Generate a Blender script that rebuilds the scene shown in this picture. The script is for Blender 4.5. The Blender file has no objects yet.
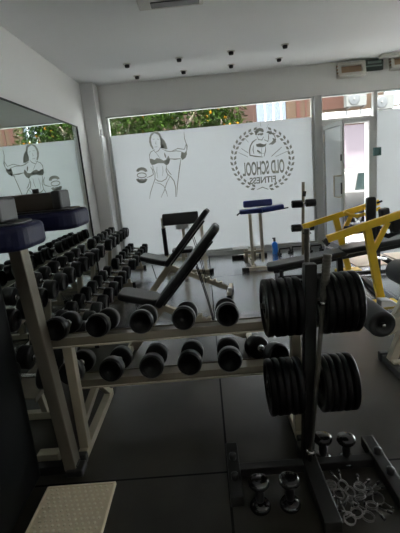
import bpy, bmesh, math, random
from mathutils import Vector, Matrix, Euler
random.seed(7)
FILL_LAMP = 1.1  # strength of the added fill lamps behind the camera
scene = bpy.context.scene
COL = scene.collection
PI = math.pi
R = math.radians

# ---------------------------------------------------------------- materials
def mat(name, color, rough=.5, metal=0., bump=None, noise=None, spec=None, coat=0., sheen=0.):
    m = bpy.data.materials.new(name); m.use_nodes = True
    nt = m.node_tree; b = nt.nodes['Principled BSDF']
    b.inputs['Base Color'].default_value = (*color, 1)
    b.inputs['Roughness'].default_value = rough
    b.inputs['Metallic'].default_value = metal
    if spec is not None: b.inputs['Specular IOR Level'].default_value = spec
    if coat: b.inputs['Coat Weight'].default_value = coat; b.inputs['Coat Roughness'].default_value = .15
    tc = nt.nodes.new('ShaderNodeTexCoord')
    if noise:                       # (scale, amount): gentle variation of the base colour
        n = nt.nodes.new('ShaderNodeTexNoise'); n.inputs['Scale'].default_value = noise[0]; n.inputs['Detail'].default_value = 5
        nt.links.new(tc.outputs['Object'], n.inputs['Vector'])
        mx = nt.nodes.new('ShaderNodeMix'); mx.data_type = 'RGBA'
        mx.inputs[6].default_value = (*[c*(1-noise[1]) for c in color], 1)
        mx.inputs[7].default_value = (*[min(1, c*(1+noise[1])) for c in color], 1)
        nt.links.new(n.outputs['Fac'], mx.inputs[0]); nt.links.new(mx.outputs[2], b.inputs['Base Color'])
    if bump:                        # (scale, strength)
        n = nt.nodes.new('ShaderNodeTexNoise'); n.inputs['Scale'].default_value = bump[0]; n.inputs['Detail'].default_value = 3
        nt.links.new(tc.outputs['Object'], n.inputs['Vector'])
        bp = nt.nodes.new('ShaderNodeBump'); bp.inputs['Strength'].default_value = bump[1]; bp.inputs['Distance'].default_value = .002
        nt.links.new(n.outputs['Fac'], bp.inputs['Height']); nt.links.new(bp.outputs['Normal'], b.inputs['Normal'])
    return m

M = {}
M['wall'] = mat('wall_paint', (.80, .79, .77), .75, noise=(2, .03))
M['soffit'] = mat('front_wall_paint', (.87, .87, .85), .8, noise=(2, .03))
M['ceiling'] = mat('ceiling_paint', (.86, .86, .86), .8, noise=(1.2, .02))
M['alu'] = mat('window_aluminium', (.50, .51, .50), .45, .35, noise=(6, .05))
M['steel'] = mat('beige_powder_coated_steel', (.40, .355, .265), .34, .35, noise=(9, .12))
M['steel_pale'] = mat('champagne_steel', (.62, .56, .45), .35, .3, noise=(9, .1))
M['chrome'] = mat('chrome', (.45, .45, .44), .2, 1.)
M['sleeve'] = mat('worn_bar_steel', (.085, .077, .066), .45, .7, bump=(900, .6))
M['rubber'] = mat('black_rubber', (.0015, .0015, .0015), .30, spec=.3, bump=(260, .25), noise=(30, .3))
M['rubber_rim'] = mat('polished_black_rim', (.006, .006, .006), .3, 0)
M['iron'] = mat('black_cast_iron', (.001, .001, .001), .38, 0, spec=.2, bump=(120, .5), noise=(20, .3))
M['black'] = mat('black_vinyl', (.009, .009, .010), .34, bump=(300, .2))
M['blackpaint'] = mat('black_powder_coat', (.008, .008, .008), .45, 0)
M['darksteel'] = mat('charcoal_steel', (.014, .0132, .012), .42, .15, spec=.35, noise=(12, .2))
M['foam'] = mat('black_foam', (.009, .009, .0095), .45, bump=(400, .4))
M['navy'] = mat('navy_vinyl', (.003, .005, .036), .55, spec=.3, bump=(260, .3), noise=(14, .15))
M['navy_bright'] = mat('blue_vinyl', (.02, .04, .22), .40, bump=(260, .3))
M['brown'] = mat('bronze_painted_steel', (.040, .031, .023), .40, .2, noise=(10, .2))
M['steel_dark'] = mat('dark_beige_steel', (.20, .172, .125), .4, .3, noise=(9, .12))
M['bronze'] = mat('bronze_frame_paint', (.17, .15, .115), .3, .5, noise=(10, .1))
M['wire'] = mat('spring_wire', (.22, .21, .20), .3, 1.)
M['yellow'] = mat('yellow_paint', (.90, .58, .012), .38, noise=(14, .08), coat=.3)
M['white'] = mat('white_plastic', (.78, .77, .74), .4)
M['offwhite'] = mat('aged_white_metal', (.62, .60, .55), .5, noise=(18, .1))
M['tan'] = mat('tan_louvre', (.36, .24, .15), .6, noise=(30, .15))
M['green_sign'] = mat('dark_green_sign', (.015, .03, .025), .35)
M['sign_text'] = mat('pale_sign_text', (.25, .32, .29), .5)
M['step'] = mat('beige_step_plastic', (.74, .64, .46), .45, noise=(25, .12))
M['bottle'] = mat('blue_bottle_plastic', (.04, .27, .95), .18)
M['cap'] = mat('dark_cap', (.03, .03, .035), .4)
M['mat_beige'] = mat('beige_floor_mat', (.62, .52, .42), .8, noise=(10, .06))
M['vinyl_grey'] = None
M['paving'] = mat('pale_paving', (.36, .335, .32), .8, noise=(4, .1))
M['street'] = mat('asphalt', (.14, .14, .145), .85, noise=(20, .1))
M['carwhite'] = mat('white_car_paint', (.075, .075, .075), .25, coat=1.)
M['carsilver'] = mat('silver_car_paint', (.05, .052, .056), .25, .4, coat=1.)
M['carglass'] = mat('dark_car_glass', (.006, .010, .010), .12)
M['tyre'] = mat('tyre_rubber', (.02, .02, .02), .8)
M['hub'] = mat('alloy_hub', (.16, .16, .16), .4, .3)
M['red_lamp'] = mat('red_tail_lamp', (.30, .03, .06), .3)
M['plaster'] = mat('pinkish_white_plaster', (.064, .057, .064), .85, noise=(3, .02))
M['bluepale'] = mat('pale_blue_cladding', (.055, .063, .078), .6, noise=(3, .03))
M['awning'] = mat('white_cornice', (.42, .42, .41), .7)
M['bark'] = mat('bark', (.06, .045, .03), .9)
M['leaf'] = mat('orange_tree_leaf', (.010, .019, .0035), .7)
M['orange'] = mat('orange_fruit', (.35, .14, .01), .5)
M['shutter'] = mat('red_brown_shutter', (.030, .014, .012), .6)
M['glassdark'] = mat('dark_window_pane', (.10, .14, .17), .1)
M['ac'] = mat('air_conditioner_casing', (.062, .062, .061), .5)
M['acgrill'] = mat('air_conditioner_grille', (.014, .015, .017), .5)

def mirror_mat():
    m = bpy.data.materials.new('mirror_glass'); m.use_nodes = True; nt = m.node_tree; nt.nodes.clear()
    o = nt.nodes.new('ShaderNodeOutputMaterial'); g = nt.nodes.new('ShaderNodeBsdfGlossy')
    g.inputs['Color'].default_value = (.74, .80, .77, 1); g.inputs['Roughness'].default_value = 0.0
    nt.links.new(g.outputs[0], o.inputs[0]); return m
M['mirror'] = mirror_mat()

def glass_mat():
    m = bpy.data.materials.new('clear_glass'); m.use_nodes = True; nt = m.node_tree; nt.nodes.clear()
    o = nt.nodes.new('ShaderNodeOutputMaterial'); t = nt.nodes.new('ShaderNodeBsdfTransparent'); g = nt.nodes.new('ShaderNodeBsdfGlossy')
    t.inputs['Color'].default_value = (.93, .96, .95, 1); g.inputs['Roughness'].default_value = 0.01
    mx = nt.nodes.new('ShaderNodeMixShader'); mx.inputs[0].default_value = .06
    nt.links.new(t.outputs[0], mx.inputs[1]); nt.links.new(g.outputs[0], mx.inputs[2]); nt.links.new(mx.outputs[0], o.inputs[0]); return m
M['glass'] = glass_mat()

def film_mat(name='frosted_film', trans=.30, col=(.232, .240, .252)):
    m = bpy.data.materials.new(name); m.use_nodes = True; nt = m.node_tree; nt.nodes.clear()
    o = nt.nodes.new('ShaderNodeOutputMaterial'); t = nt.nodes.new('ShaderNodeBsdfTranslucent'); d = nt.nodes.new('ShaderNodeBsdfDiffuse')
    t.inputs['Color'].default_value = (*col, 1); d.inputs['Color'].default_value = (.86, .88, .88, 1)
    mx = nt.nodes.new('ShaderNodeMixShader'); mx.inputs[0].default_value = 1-trans
    nt.links.new(t.outputs[0], mx.inputs[1]); nt.links.new(d.outputs[0], mx.inputs[2]); nt.links.new(mx.outputs[0], o.inputs[0]); return m
M['film'] = film_mat()
M['vinyl_grey'] = film_mat('grey_decal_vinyl', .75, (.36, .36, .31))
M['vinyl_grey'].node_tree.nodes['Diffuse BSDF'].inputs['Color'].default_value = (.06, .06, .055, 1)

def floor_mat():
    m = mat('black_rubber_mats', (.022, .022, .024), .36, bump=(160, .2), spec=.4)
    m.node_tree.nodes['Principled BSDF'].inputs['IOR'].default_value = 1.4
    nt = m.node_tree; b = nt.nodes['Principled BSDF']; tc = nt.nodes.new('ShaderNodeTexCoord')
    n = nt.nodes.new('ShaderNodeTexNoise'); n.inputs['Scale'].default_value = 3; n.inputs['Detail'].default_value = 8
    nt.links.new(tc.outputs['Object'], n.inputs['Vector'])
    r = nt.nodes.new('ShaderNodeValToRGB'); r.color_ramp.elements[0].position = .3; r.color_ramp.elements[1].position = .75
    r.color_ramp.elements[0].color = (.024, .0215, .016, 1); r.color_ramp.elements[1].color = (.042, .038, .030, 1)
    nt.links.new(n.outputs['Fac'], r.inputs[0])
    # seams between the laid mats: 2 m rows across, joints along x = 0, 2, -2
    sx = nt.nodes.new('ShaderNodeSeparateXYZ'); nt.links.new(tc.outputs['Object'], sx.inputs[0])
    def seam(sock, off, per):
        a = nt.nodes.new('ShaderNodeMath'); a.operation = 'ADD'; a.inputs[1].default_value = off+100*per
        nt.links.new(sock, a.inputs[0])
        k = nt.nodes.new('ShaderNodeMath'); k.operation = 'PINGPONG'; k.inputs[1].default_value = per/2
        nt.links.new(a.outputs[0], k.inputs[0])
        l = nt.nodes.new('ShaderNodeMath'); l.operation = 'LESS_THAN'; l.inputs[1].default_value = .006
        nt.links.new(k.outputs[0], l.inputs[0]); return l
    a = seam(sx.outputs['X'], 0, 2.0); c = seam(sx.outputs['Y'], -1.78, 2.0)
    mx = nt.nodes.new('ShaderNodeMath'); mx.operation = 'MAXIMUM'
    nt.links.new(a.outputs[0], mx.inputs[0]); nt.links.new(c.outputs[0], mx.inputs[1])
    mc = nt.nodes.new('ShaderNodeMix'); mc.data_type = 'RGBA'; mc.inputs[7].default_value = (.003, .003, .003, 1)
    nt.links.new(mx.outputs[0], mc.inputs[0]); nt.links.new(r.outputs[0], mc.inputs[6]); nt.links.new(mc.outputs[2], b.inputs['Base Color'])
    rr = nt.nodes.new('ShaderNodeMapRange'); rr.inputs[1].default_value = .3; rr.inputs[2].default_value = .7; rr.inputs[3].default_value = .30; rr.inputs[4].default_value = .42
    nt.links.new(n.outputs['Fac'], rr.inputs[0])
    m2 = nt.nodes.new('ShaderNodeMath'); m2.operation = 'ADD'
    nt.links.new(rr.outputs[0], m2.inputs[0]); nt.links.new(mx.outputs[0], m2.inputs[1]); m2.use_clamp = True
    nt.links.new(m2.outputs[0], b.inputs['Roughness'])
    # worn rubber turns glossy at low angles: reflectance rises steeply towards grazing
    out = nt.nodes['Material Output']; lw = nt.nodes.new('ShaderNodeLayerWeight'); lw.inputs['Blend'].default_value = .5
    fr = nt.nodes.new('ShaderNodeValToRGB'); els = fr.color_ramp.elements
    els[0].position = .26; els[0].color = (.012, .012, .012, 1); els[1].position = 1; els[1].color = (1, 1, 1, 1)
    for p_, v_ in ((.485, .045), (.61, .15), (.69, .40), (.76, .72)):
        e = els.new(p_); e.color = (v_, v_, v_, 1)
    nt.links.new(lw.outputs['Facing'], fr.inputs[0])
    gl = nt.nodes.new('ShaderNodeBsdfGlossy'); gl.inputs['Color'].default_value = (.93, .94, .98, 1)
    r3 = nt.nodes.new('ShaderNodeMath'); r3.operation = 'MULTIPLY'; r3.inputs[1].default_value = .62
    nt.links.new(m2.outputs[0], r3.inputs[0]); nt.links.new(r3.outputs[0], gl.inputs['Roughness'])
    nf = nt.nodes.new('ShaderNodeMath'); nf.operation = 'SUBTRACT'; nf.use_clamp = True      # seams do not shine
    nt.links.new(fr.outputs[0], nf.inputs[0]); nt.links.new(mx.outputs[0], nf.inputs[1])
    ms = nt.nodes.new('ShaderNodeMixShader'); nt.links.new(nf.outputs[0], ms.inputs[0]); nt.links.new(b.outputs[0], ms.inputs[1]); nt.links.new(gl.outputs[0], ms.inputs[2]); nt.links.new(ms.outputs[0], out.inputs[0])
    return m
M['floor'] = floor_mat()

def brick_mat(name, c1, c2, mortar, vertical=False):
    m = mat(name, c1, .85); nt = m.node_tree; b = nt.nodes['Principled BSDF']; tc = nt.nodes.new('ShaderNodeTexCoord')
    mp = nt.nodes.new('ShaderNodeMapping'); mp.inputs['Rotation'].default_value = (R(90), 0, 0)
    br = nt.nodes.new('ShaderNodeTexBrick'); br.inputs['Scale'].default_value = 1.; br.inputs['Brick Width'].default_value = .25; br.inputs['Row Height'].default_value = .07
    br.inputs['Mortar Size'].default_value = .008
    br.inputs['Color1'].default_value = (*c1, 1); br.inputs['Color2'].default_value = (*c2, 1); br.inputs['Mortar'].default_value = (*mortar, 1)
    nt.links.new(tc.outputs['Object'], mp.inputs[0]); nt.links.new(mp.outputs[0], br.inputs['Vector']); nt.links.new(br.outputs['Color'], b.inputs['Base Color'])
    return m
def matte(*ks):
    for k in ks: M[k].node_tree.nodes['Principled BSDF'].inputs['Specular IOR Level'].default_value = .0
M['brick_red'] = brick_mat('red_brick', (.019, .0095, .008), (.022, .0115, .0098), (.022, .019, .017))
M['brick_orange'] = brick_mat('orange_brick', (.027, .0165, .0105), (.031, .0195, .013), (.03, .025, .022))

matte('brick_red', 'brick_orange', 'plaster', 'bluepale', 'awning', 'shutter', 'leaf', 'ac', 'paving', 'street', 'orange', 'tyre')
for k in ('carwhite', 'carsilver'):
    M[k].node_tree.nodes['Principled BSDF'].inputs['Coat Weight'].default_value = .25; M[k].node_tree.nodes['Principled BSDF'].inputs['Specular IOR Level'].default_value = .1
M['carglass'].node_tree.nodes['Principled BSDF'].inputs['Specular IOR Level'].default_value = .25

# ---------------------------------------------------------------- mesh collector
def frame_for(d):
    d = Vector(d).normalized(); up = Vector((0, 0, 1)) if abs(d.z) < .95 else Vector((0, 1, 0))
    x = d.cross(up).normalized(); y = x.cross(d).normalized() * 1.0
    return x, y, d
class MB:
    def __init__(s): s.bm = bmesh.new()
    def add(s, vs, fs, smooth=False):
        v = [s.bm.verts.new(p) for p in vs]
        for f in fs:
            try:
                q = s.bm.faces.new([v[i] for i in f]); q.smooth = smooth
            except ValueError: pass
        return s
    def box(s, c, size, rot=(0, 0, 0)):
        m = Matrix.Translation(c) @ Euler(rot).to_matrix().to_4x4()
        hx, hy, hz = [k/2 for k in size]
        vs = [m @ Vector((x*hx, y*hy, z*hz)) for x in (-1, 1) for y in (-1, 1) for z in (-1, 1)]
        return s.add(vs, [(0, 1, 3, 2), (4, 6, 7, 5), (0, 4, 5, 1), (2, 3, 7, 6), (0, 2, 6, 4), (1, 5, 7, 3)])
    def span(s, x0, x1, y0, y1, z0, z1): return s.box(((x0+x1)/2, (y0+y1)/2, (z0+z1)/2), (x1-x0, y1-y0, z1-z0))
    def bar(s, p0, p1, w, h, up=None):
        p0 = Vector(p0); p1 = Vector(p1); d = (p1-p0).normalized()
        if up is None: x, y, _ = frame_for(d)
        else:
            x = d.cross(Vector(up)).normalized(); y = x.cross(d).normalized()
        vs = [p + x*(a*w/2) + y*(b*h/2) for p in (p0, p1) for a, b in ((-1, -1), (1, -1), (1, 1), (-1, 1))]
        return s.add(vs, [(3, 2, 1, 0), (4, 5, 6, 7), (0, 1, 5, 4), (1, 2, 6, 5), (2, 3, 7, 6), (3, 0, 4, 7)])
    def tube(s, pts, r, n=10, cap=True):
        pts = [Vector(p) for p in pts]; rs = r if isinstance(r, (list, tuple)) else [r]*len(pts)
        rings = []; x = None
        for i, p in enumerate(pts):
            d = (pts[min(i+1, len(pts)-1)]-pts[max(i-1, 0)]).normalized()
            if x is None: x, y, _ = frame_for(d)
            else:
                x = (x - d*x.dot(d)).normalized(); y = d.cross(x)
            y = d.cross(x)
            rings.append([p+(x*math.cos(2*PI*k/n)+y*math.sin(2*PI*k/n))*rs[i] for k in range(n)])
        vs = [v for q in rings for v in q]; fs = []
        for i in range(len(pts)-1):
            for k in range(n):
                a = i*n+k; b = i*n+(k+1) % n; fs.append((a, b, b+n, a+n))
        s.add(vs, fs, True)
        if cap:
            s.add(rings[0], [tuple(reversed(range(n)))]); s.add(rings[-1], [tuple(range(n))])
        return s
    def lathe(s, prof, p0=(0, 0, 0), d=(0, 0, 1), n=24, smooth=True):
        x, y, d = frame_for(d); p0 = Vector(p0); vs = []; fs = []
        for (r, t) in prof:
            for k in range(n): vs.append(p0+d*t+(x*math.cos(2*PI*k/n)+y*math.sin(2*PI*k/n))*max(r, 1e-5))
        for i in range(len(prof)-1):
            for k in range(n):
                a = i*n+k; b = i*n+(k+1) % n; fs.append((b, a, a+n, b+n))
        fs.append(tuple(range(n))); fs.append(tuple(reversed([(len(prof)-1)*n+k for k in range(n)])))
        return s.add(vs, fs, smooth)
    def prism(s, poly, o, u, v, depth):      # poly in (a,b) on plane o + a*u + b*v, extruded by vector depth
        o = Vector(o); u = Vector(u); v = Vector(v); dp = Vector(depth); n = len(poly)
        vs = [o+u*a+v*b for a, b in poly]; vs += [p+dp for p in vs]
        return s.add(vs, [tuple(range(n)), tuple(reversed(range(n, 2*n)))]+[(i, i+n, (i+1) % n+n, (i+1) % n) for i in range(n)])
def rrect(w, h, r, n=4):
    o = []
    for cx, cy, a0 in ((w/2-r, h/2-r, 0), (-w/2+r, h/2-r, 90), (-w/2+r, -h/2+r, 180), (w/2-r, -h/2+r, 270)):
        for k in range(n+1):
            a = R(a0+90*k/n); o.append((cx+r*math.cos(a), cy+r*math.sin(a)))
    return o
def obj(name, mb, m, parent=None, bevel=0, seg=2, shift=None, smooth_angle=True):
    me = bpy.data.meshes.new(name); bmesh.ops.remove_doubles(mb.bm, verts=mb.bm.verts, dist=1e-6)
    if shift is not None: bmesh.ops.translate(mb.bm, verts=mb.bm.verts, vec=-Vector(shift))
    bmesh.ops.recalc_face_normals(mb.bm, faces=mb.bm.faces)
    mb.bm.to_mesh(me); mb.bm.free(); me.materials.append(M[m] if isinstance(m, str) else m)
    o = bpy.data.objects.new(name, me); COL.objects.link(o)
    if parent is not None: o.parent = parent
    if bevel:
        b = o.modifiers.new('bevel', 'BEVEL'); b.width = bevel; b.segments = seg; b.limit_method = 'ANGLE'; b.angle_limit = R(35)
    return o
def tag(o, label, cat, group=None):
    o['label'] = label; o['category'] = cat
    if group: o['group'] = group
    return o
def thing(name, label, cat, loc=(0, 0, 0), rz=0, group=None):
    o = bpy.data.objects.new(name, None); COL.objects.link(o); o.location = loc; o.rotation_euler = (0, 0, rz); o.empty_display_size = .1
    return tag(o, label, cat, group)
def single(name, mb, m, label, cat, loc, group=None, bevel=0, world=True):
    o = obj(name, mb, m, None, bevel, shift=loc if world else None); o.location = loc
    return tag(o, label, cat, group)
def struct(name, mb, m, parent=None, bevel=0):
    o = obj(name, mb, m, parent, bevel)
    if parent is None: o['kind'] = 'structure'
    return o
KIDS = {}
def dup(root, loc, rot, label, group=None):
    def cp(o, par):
        c = o.copy(); COL.objects.link(c)
        if par is not None: c.parent = par
        for ch in [k for k in ALL if k.parent == o]: cp(ch, c)
        return c
    ALL = list(COL.objects); r = cp(root, None)
    r.location = loc; r.rotation_euler = rot; r['label'] = label
    if group: r['group'] = group
    return r
class Placer:                    # the first placement moves the prototype, later ones copy it
    def __init__(s, root): s.root = root; s.used = False
    def __call__(s, loc, rot, label, group=None):
        if not s.used:
            s.used = True; r = s.root; r.location = loc; r.rotation_euler = rot; r['label'] = label
            if group: r['group'] = group
            return r
        return dup(s.root, loc, rot, label, group)

# ---------------------------------------------------------------- camera
F = 402.36; PITCH, YAW, ROLL = .22482, .025337, -.093891; EYE = Vector((0, 0, 1.5))
cy_, sy_, cp_, sp_ = math.cos(YAW), math.sin(YAW), math.cos(PITCH), math.sin(PITCH)
fw = Vector((-sy_*cp_, cy_*cp_, -sp_)); rt = Vector((cy_, sy_, 0)); up = rt.cross(fw)
c_, s_ = math.cos(ROLL), math.sin(ROLL)
rt2 = rt*c_+up*s_; up2 = -rt*s_+up*c_
cam = bpy.data.cameras.new('camera'); co = bpy.data.objects.new('camera', cam); COL.objects.link(co)
cam.sensor_fit = 'VERTICAL'; cam.sensor_height = 24; cam.lens = F/533*24; cam.clip_start = .02; cam.clip_end = 200
mm = Matrix((rt2, up2, -fw)).transposed().to_4x4(); mm.translation = EYE; co.matrix_world = mm
scene.camera = co
def at(px, py, axis, val):        # measured point of the photograph taken to a known plane of the room
    d = rt2*((px-200)/F)+up2*(-(py-266.5)/F)+fw; t = (val-EYE[axis])/d[axis]; return EYE+d*t

# ---------------------------------------------------------------- the room
XL, XR, YB, YF, ZC = -1.872, 11.4, -3.2, 7.389, 3.12  # room stretched to the right, out of view, for more daylight
struct('floor', MB().span(XL-.2, XR+.2, YB-.2, YF+.1, -.1, 0), 'floor')
M['bounce_tile'] = mat('pale_bounce_tiles', (.62, .60, .57), .45, noise=(3, .08))
struct('floor_bounce', MB().span(5.2, XR, YB, YF, -.05, .004), 'bounce_tile')  # unseen pale floor, added to bounce daylight up to the ceiling
struct('ceiling', MB().span(XL-.2, XR+.2, YB-.2, YF+.35, ZC, ZC+.25), 'ceiling')
struct('wall_left', MB().span(XL-.2, XL, YB-.2, YF+.3, 0, ZC), 'wall')
struct('wall_right', MB().span(XR, XR+.2, YB-.2, YF+.3, 0, ZC), 'wall')
struct('wall_back', MB().span(XL, XR, YB-.2, YB, 0, ZC), 'wall')
w = MB(); w.span(XL, XR, YF, YF+.25, 2.615, ZC); w.span(XL, -1.575, YF, YF+.25, 0, 2.615)
struct('wall_front', w, 'soffit')
M['gloss_white'] = mat('glossy_white_paint', (.80, .80, .79), .18, spec=.8)
struct('trim_1', MB().span(XL, -1.65, 7.08, YF, 0, ZC), 'gloss_white', bevel=.01)          # corner pilaster
b = MB(); b.span(-1.60, 2.02, YF-.05, YF+.12, 0, .075); b.span(3.05, XR, YF-.05, YF+.12, 0, .075)
struct('baseboard_front', b, 'alu', bevel=.004)

FILM_TOP = 2.29
def window(name, x0, x1, film=True):
    y0, y1 = YF-.02, YF+.06
    f = MB(); t = .035
    f.span(x0, x0+t, y0, y1, .075, 2.61); f.span(x1-t, x1, y0, y1, .075, 2.61); f.span(x0+t, x1-t, y0, y1, .075, .075+t); f.span(x0+t, x1-t, y0, y1, 2.585, 2.61)
    w = struct(name, f, 'alu', bevel=.003)
    obj('window_glass', MB().span(x0+t, x1-t, YF+.02, YF+.028, .11, 2.585), 'glass', w)
    if not film: return
    fl = MB(); fl.add([(x0+t, YF+.017, .11), (x1-t, YF+.017, .11), (x1-t, YF+.017, FILM_TOP), (x0+t, YF+.017, FILM_TOP)], [(0, 1, 2, 3)])
    obj('frosted_film', fl, 'film', w)
window('window_1', -1.575, 2.015)
window('window_2', 3.07, 4.72)
window('window_added_3', 4.84, 6.9, False)  # this and the next two: unseen clear windows added to let daylight in
window('window_added_5', 7.0, 9.1, False)
window('window_added_6', 9.2, 11.3, False)
t2 = MB(); t2.span(2.015, 2.15, YF-.06, YF+.14, 0, 2.615); struct('trim_2', t2, 'alu', bevel=.006)
t3 = MB(); t3.span(2.95, 3.07, YF-.06, YF+.14, 0, 2.15); t3.span(4.72, 4.84, YF-.06, YF+.14, 0, 2.615); [t3.span(a, a+.1, YF-.06, YF+.14, 0, 2.615) for a in (6.9, 9.1, 11.3)]
struct('trim_3', t3, 'alu', bevel=.006)
t4 = MB(); t4.span(2.15, 3.07, YF-.05, YF+.12, 2.12, 2.20); struct('trim_4', t4, 'alu', bevel=.006)
w4 = MB(); w4.span(3.04, 3.07, YF-.02, YF+.06, 2.2, 2.61); w4.span(2.15, 3.04, YF-.02, YF+.06, 2.59, 2.61)
w4o = struct('window_4', w4, 'alu'); obj('window_glass', MB().span(2.15, 3.04, YF+.02, YF+.028, 2.2, 2.59), 'glass', w4o)

# open door leaf, frosted, hinged on the left post
HX, HY = 2.175, YF-.02
th = R(-85); LW = .80
dl = bpy.data.objects.new('door_1', None); COL.objects.link(dl); dl.location = (HX, HY, 0); dl.rotation_euler = (0, 0, th); dl['kind'] = 'structure'
f = MB(); f.span(0, .06, -.02, .02, .02, 2.11); f.span(LW-.06, LW, -.02, .02, .02, 2.11); f.span(.06, LW-.06, -.02, .02, .02, .12); f.span(.06, LW-.06, -.02, .02, 2.04, 2.11)
obj('door_frame', f, 'alu', dl, bevel=.004)
obj('door_glass', MB().span(.06, LW-.06, .004, .010, .12, 2.04), 'glass', dl)
fl = MB(); fl.add([(.06, 0, .12), (LW-.06, 0, .12), (LW-.06, 0, 2.04), (.06, 0, 2.04)], [(0, 1, 2, 3)]); obj('frosted_film', fl, 'film', dl)
h = MB(); h.tube([(LW-.03, -.02, .93), (LW-.03, -.075, .93), (LW-.20, -.075, .93), (LW-.20, -.075, 1.27), (LW-.03, -.075, 1.27), (LW-.03, -.02, 1.27)], .011, 8)
obj('door_handle', h, 'steel_pale', dl)
h = MB(); h.span(LW-.05, LW-.012, -.032, -.02, .98, 1.16); h.span(LW-.05, LW-.012, -.032, -.02, 1.5, 1.6); obj('door_lock', h, 'darksteel', dl, bevel=.003)
h = MB(); h.span(2.155, 2.18, YF-.09, YF-.06, 1.35, 1.47); h.span(2.155, 2.18, YF-.09, YF-.06, .35, .47); h.span(2.155, 2.18, YF-.09, YF-.06, 1.85, 1.97)
tag(obj('door_hinge', h, 'offwhite', None, .003), 'pale metal hinge blocks on the post beside the open door', 'hinge')
single('lock_box', MB().span(3.02, 3.15, YF-.10, YF-.058, 1.53, 1.67), M['green_sign'], 'small dark teal lock box on the right door jamb', 'lock', (3.08, YF-.06, 1.6), bevel=.006)
bpy.data.objects['lock_box'].data.materials[0] = mat('teal_plastic', (.06, .14, .13), .5)

# small metal bracket on the pilaster
single('wall_bracket', MB().box((-1.635, 7.16, 2.34), (.03, .06, .09)), 'chrome', 'small steel bracket on the side of the corner pilaster', 'bracket', (-1.62, 7.16, 2.31), bevel=.006)

# mirror on the left wall
struct('trim_5', MB().span(-1.652, -1.628, 7.082, YF, .02, 2.28), mat('lit_pilaster_side', (.95, .95, .96), .48, .7))  # added bright strip standing in for window light on the pilaster side
mr = thing('wall_mirror', 'large wall mirror on left wall reflecting the shopfront', 'mirror', (XL, 3.0, .04))
obj('mirror_pane', MB().span(XL+.002, XL+.012, -2.6, 6.52, .04, 2.375), 'mirror', mr, shift=(XL, 3.0, .04))
f = MB(); f.span(XL+.001, XL+.022, 6.52, 6.55, .03, 2.39); f.span(XL+.001, XL+.02, -2.6, 6.52, 2.375, 2.39)
obj('mirror_edge', f, 'blackpaint', mr, shift=(XL, 3.0, .04))

# ceiling spots (2 rows of 4)
p = thing('ceiling_spotlight', '', 'spotlight')
b = MB(); b.lathe([(.052, 0), (.058, -.004), (.05, -.012), (.036, -.012)], n=20); obj('trim_ring', b, 'offwhite', p)
b = MB(); b.lathe([(.034, -.006), (.036, -.03), (.030, -.05), (.022, -.052)], n=20); obj('lamp_head', b, 'darksteel', p)
P = Placer(p)
ords = ['leftmost', 'second from left', 'third from left', 'rightmost']
for row, y, z in (('front', 0, 0), ('rear', 1, 1)):
    qs = [(127, 65.5), (179, 59.5), (231, 52.5), (285, 46)] if y == 0 else [(137, 77), (183.5, 72), (231, 66), (279, 59.5)]
    for k, q in enumerate(qs):
        c = at(*q, 2, ZC-.02)
        P((c.x, c.y, ZC), (0, 0, 0), 'small ceiling spotlight, %s in the row %s' % (ords[k], 'farther from the windows' if y == 0 else 'closer to the windows'), 'ceiling spotlights')

# ceiling unit at top edge of the view
r_ = thing('ceiling_air_unit', 'white framed ceiling air unit with a black slot overhead', 'air vent', (-.15, 3.93, ZC))
b = MB(); b.span(-.46, .16, 3.5, 4.36, ZC-.035, ZC-.001); obj('casing', b, 'offwhite', r_, .012, shift=(-.15, 3.93, ZC))
b = MB(); b.span(-.34, .12, 4.18, 4.31, ZC-.042, ZC-.03); obj('air_slot', b, 'blackpaint', r_, .004, shift=(-.15, 3.93, ZC))
b = MB(); b.span(-.36, .1, 3.6, 4.1, ZC-.04, ZC-.03); obj('grille', b, 'darksteel', r_, .004, shift=(-.15, 3.93, ZC))

# framed louvre boxes and the sign between them
p = thing('wall_vent_box', '', 'vent')
b = MB(); W_, H_ = .46, .215
for s in (-1, 1): b.box((s*(W_/2-.025), -.06, 0), (.05, .12, H_)); b.box((0, -.06, s*(H_/2-.022)), (W_-.1, .12, .044))
obj('frame', b, 'offwhite', p, .004)
b = MB(); b.box((0, -.04, 0), (W_-.1, .03, H_-.088)); obj('panel', b, 'tan', p)
for k in (-1, 0, 1): obj('clip', MB().box((-W_/2-.008, -.10, k*.055), (.018, .03, .02)), 'tan', p)
P = Placer(p); pc = 'white framed tan wall vents'
P((2.645, YF, 2.955), (R(-12), 0, 0), 'white framed tan vent box high on wall left of dark sign', pc)
P((3.52, YF, 3.0), (R(-12), 0, 0), 'white framed tan vent box high on wall right of dark sign', pc)
sg = thing('exit_sign', 'dark green sign board with pale lettering between two vent boxes', 'sign', (3.04, YF, 3.0))
b = MB(); b.span(2.895, 3.19, YF-.05, YF-.002, 2.925, 3.105); obj('board', b, 'green_sign', sg, .003, shift=(3.04, YF, 3.0))
b = MB(); b.span(2.93, 3.155, YF-.054, YF-.05, 3.035, 3.07); b.span(2.90, 3.17, YF-.054, YF-.05, 2.985, 3.005)
obj('lettering', b, 'sign_text', sg, shift=(3.04, YF, 3.0))
single('junction_box', MB().span(3.08, 3.34, 7.08, 7.28, ZC-.05, ZC-.001), 'offwhite', 'small white junction box on ceiling above dark sign', 'box', (3.2, 7.18, ZC), bevel=.01)

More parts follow.
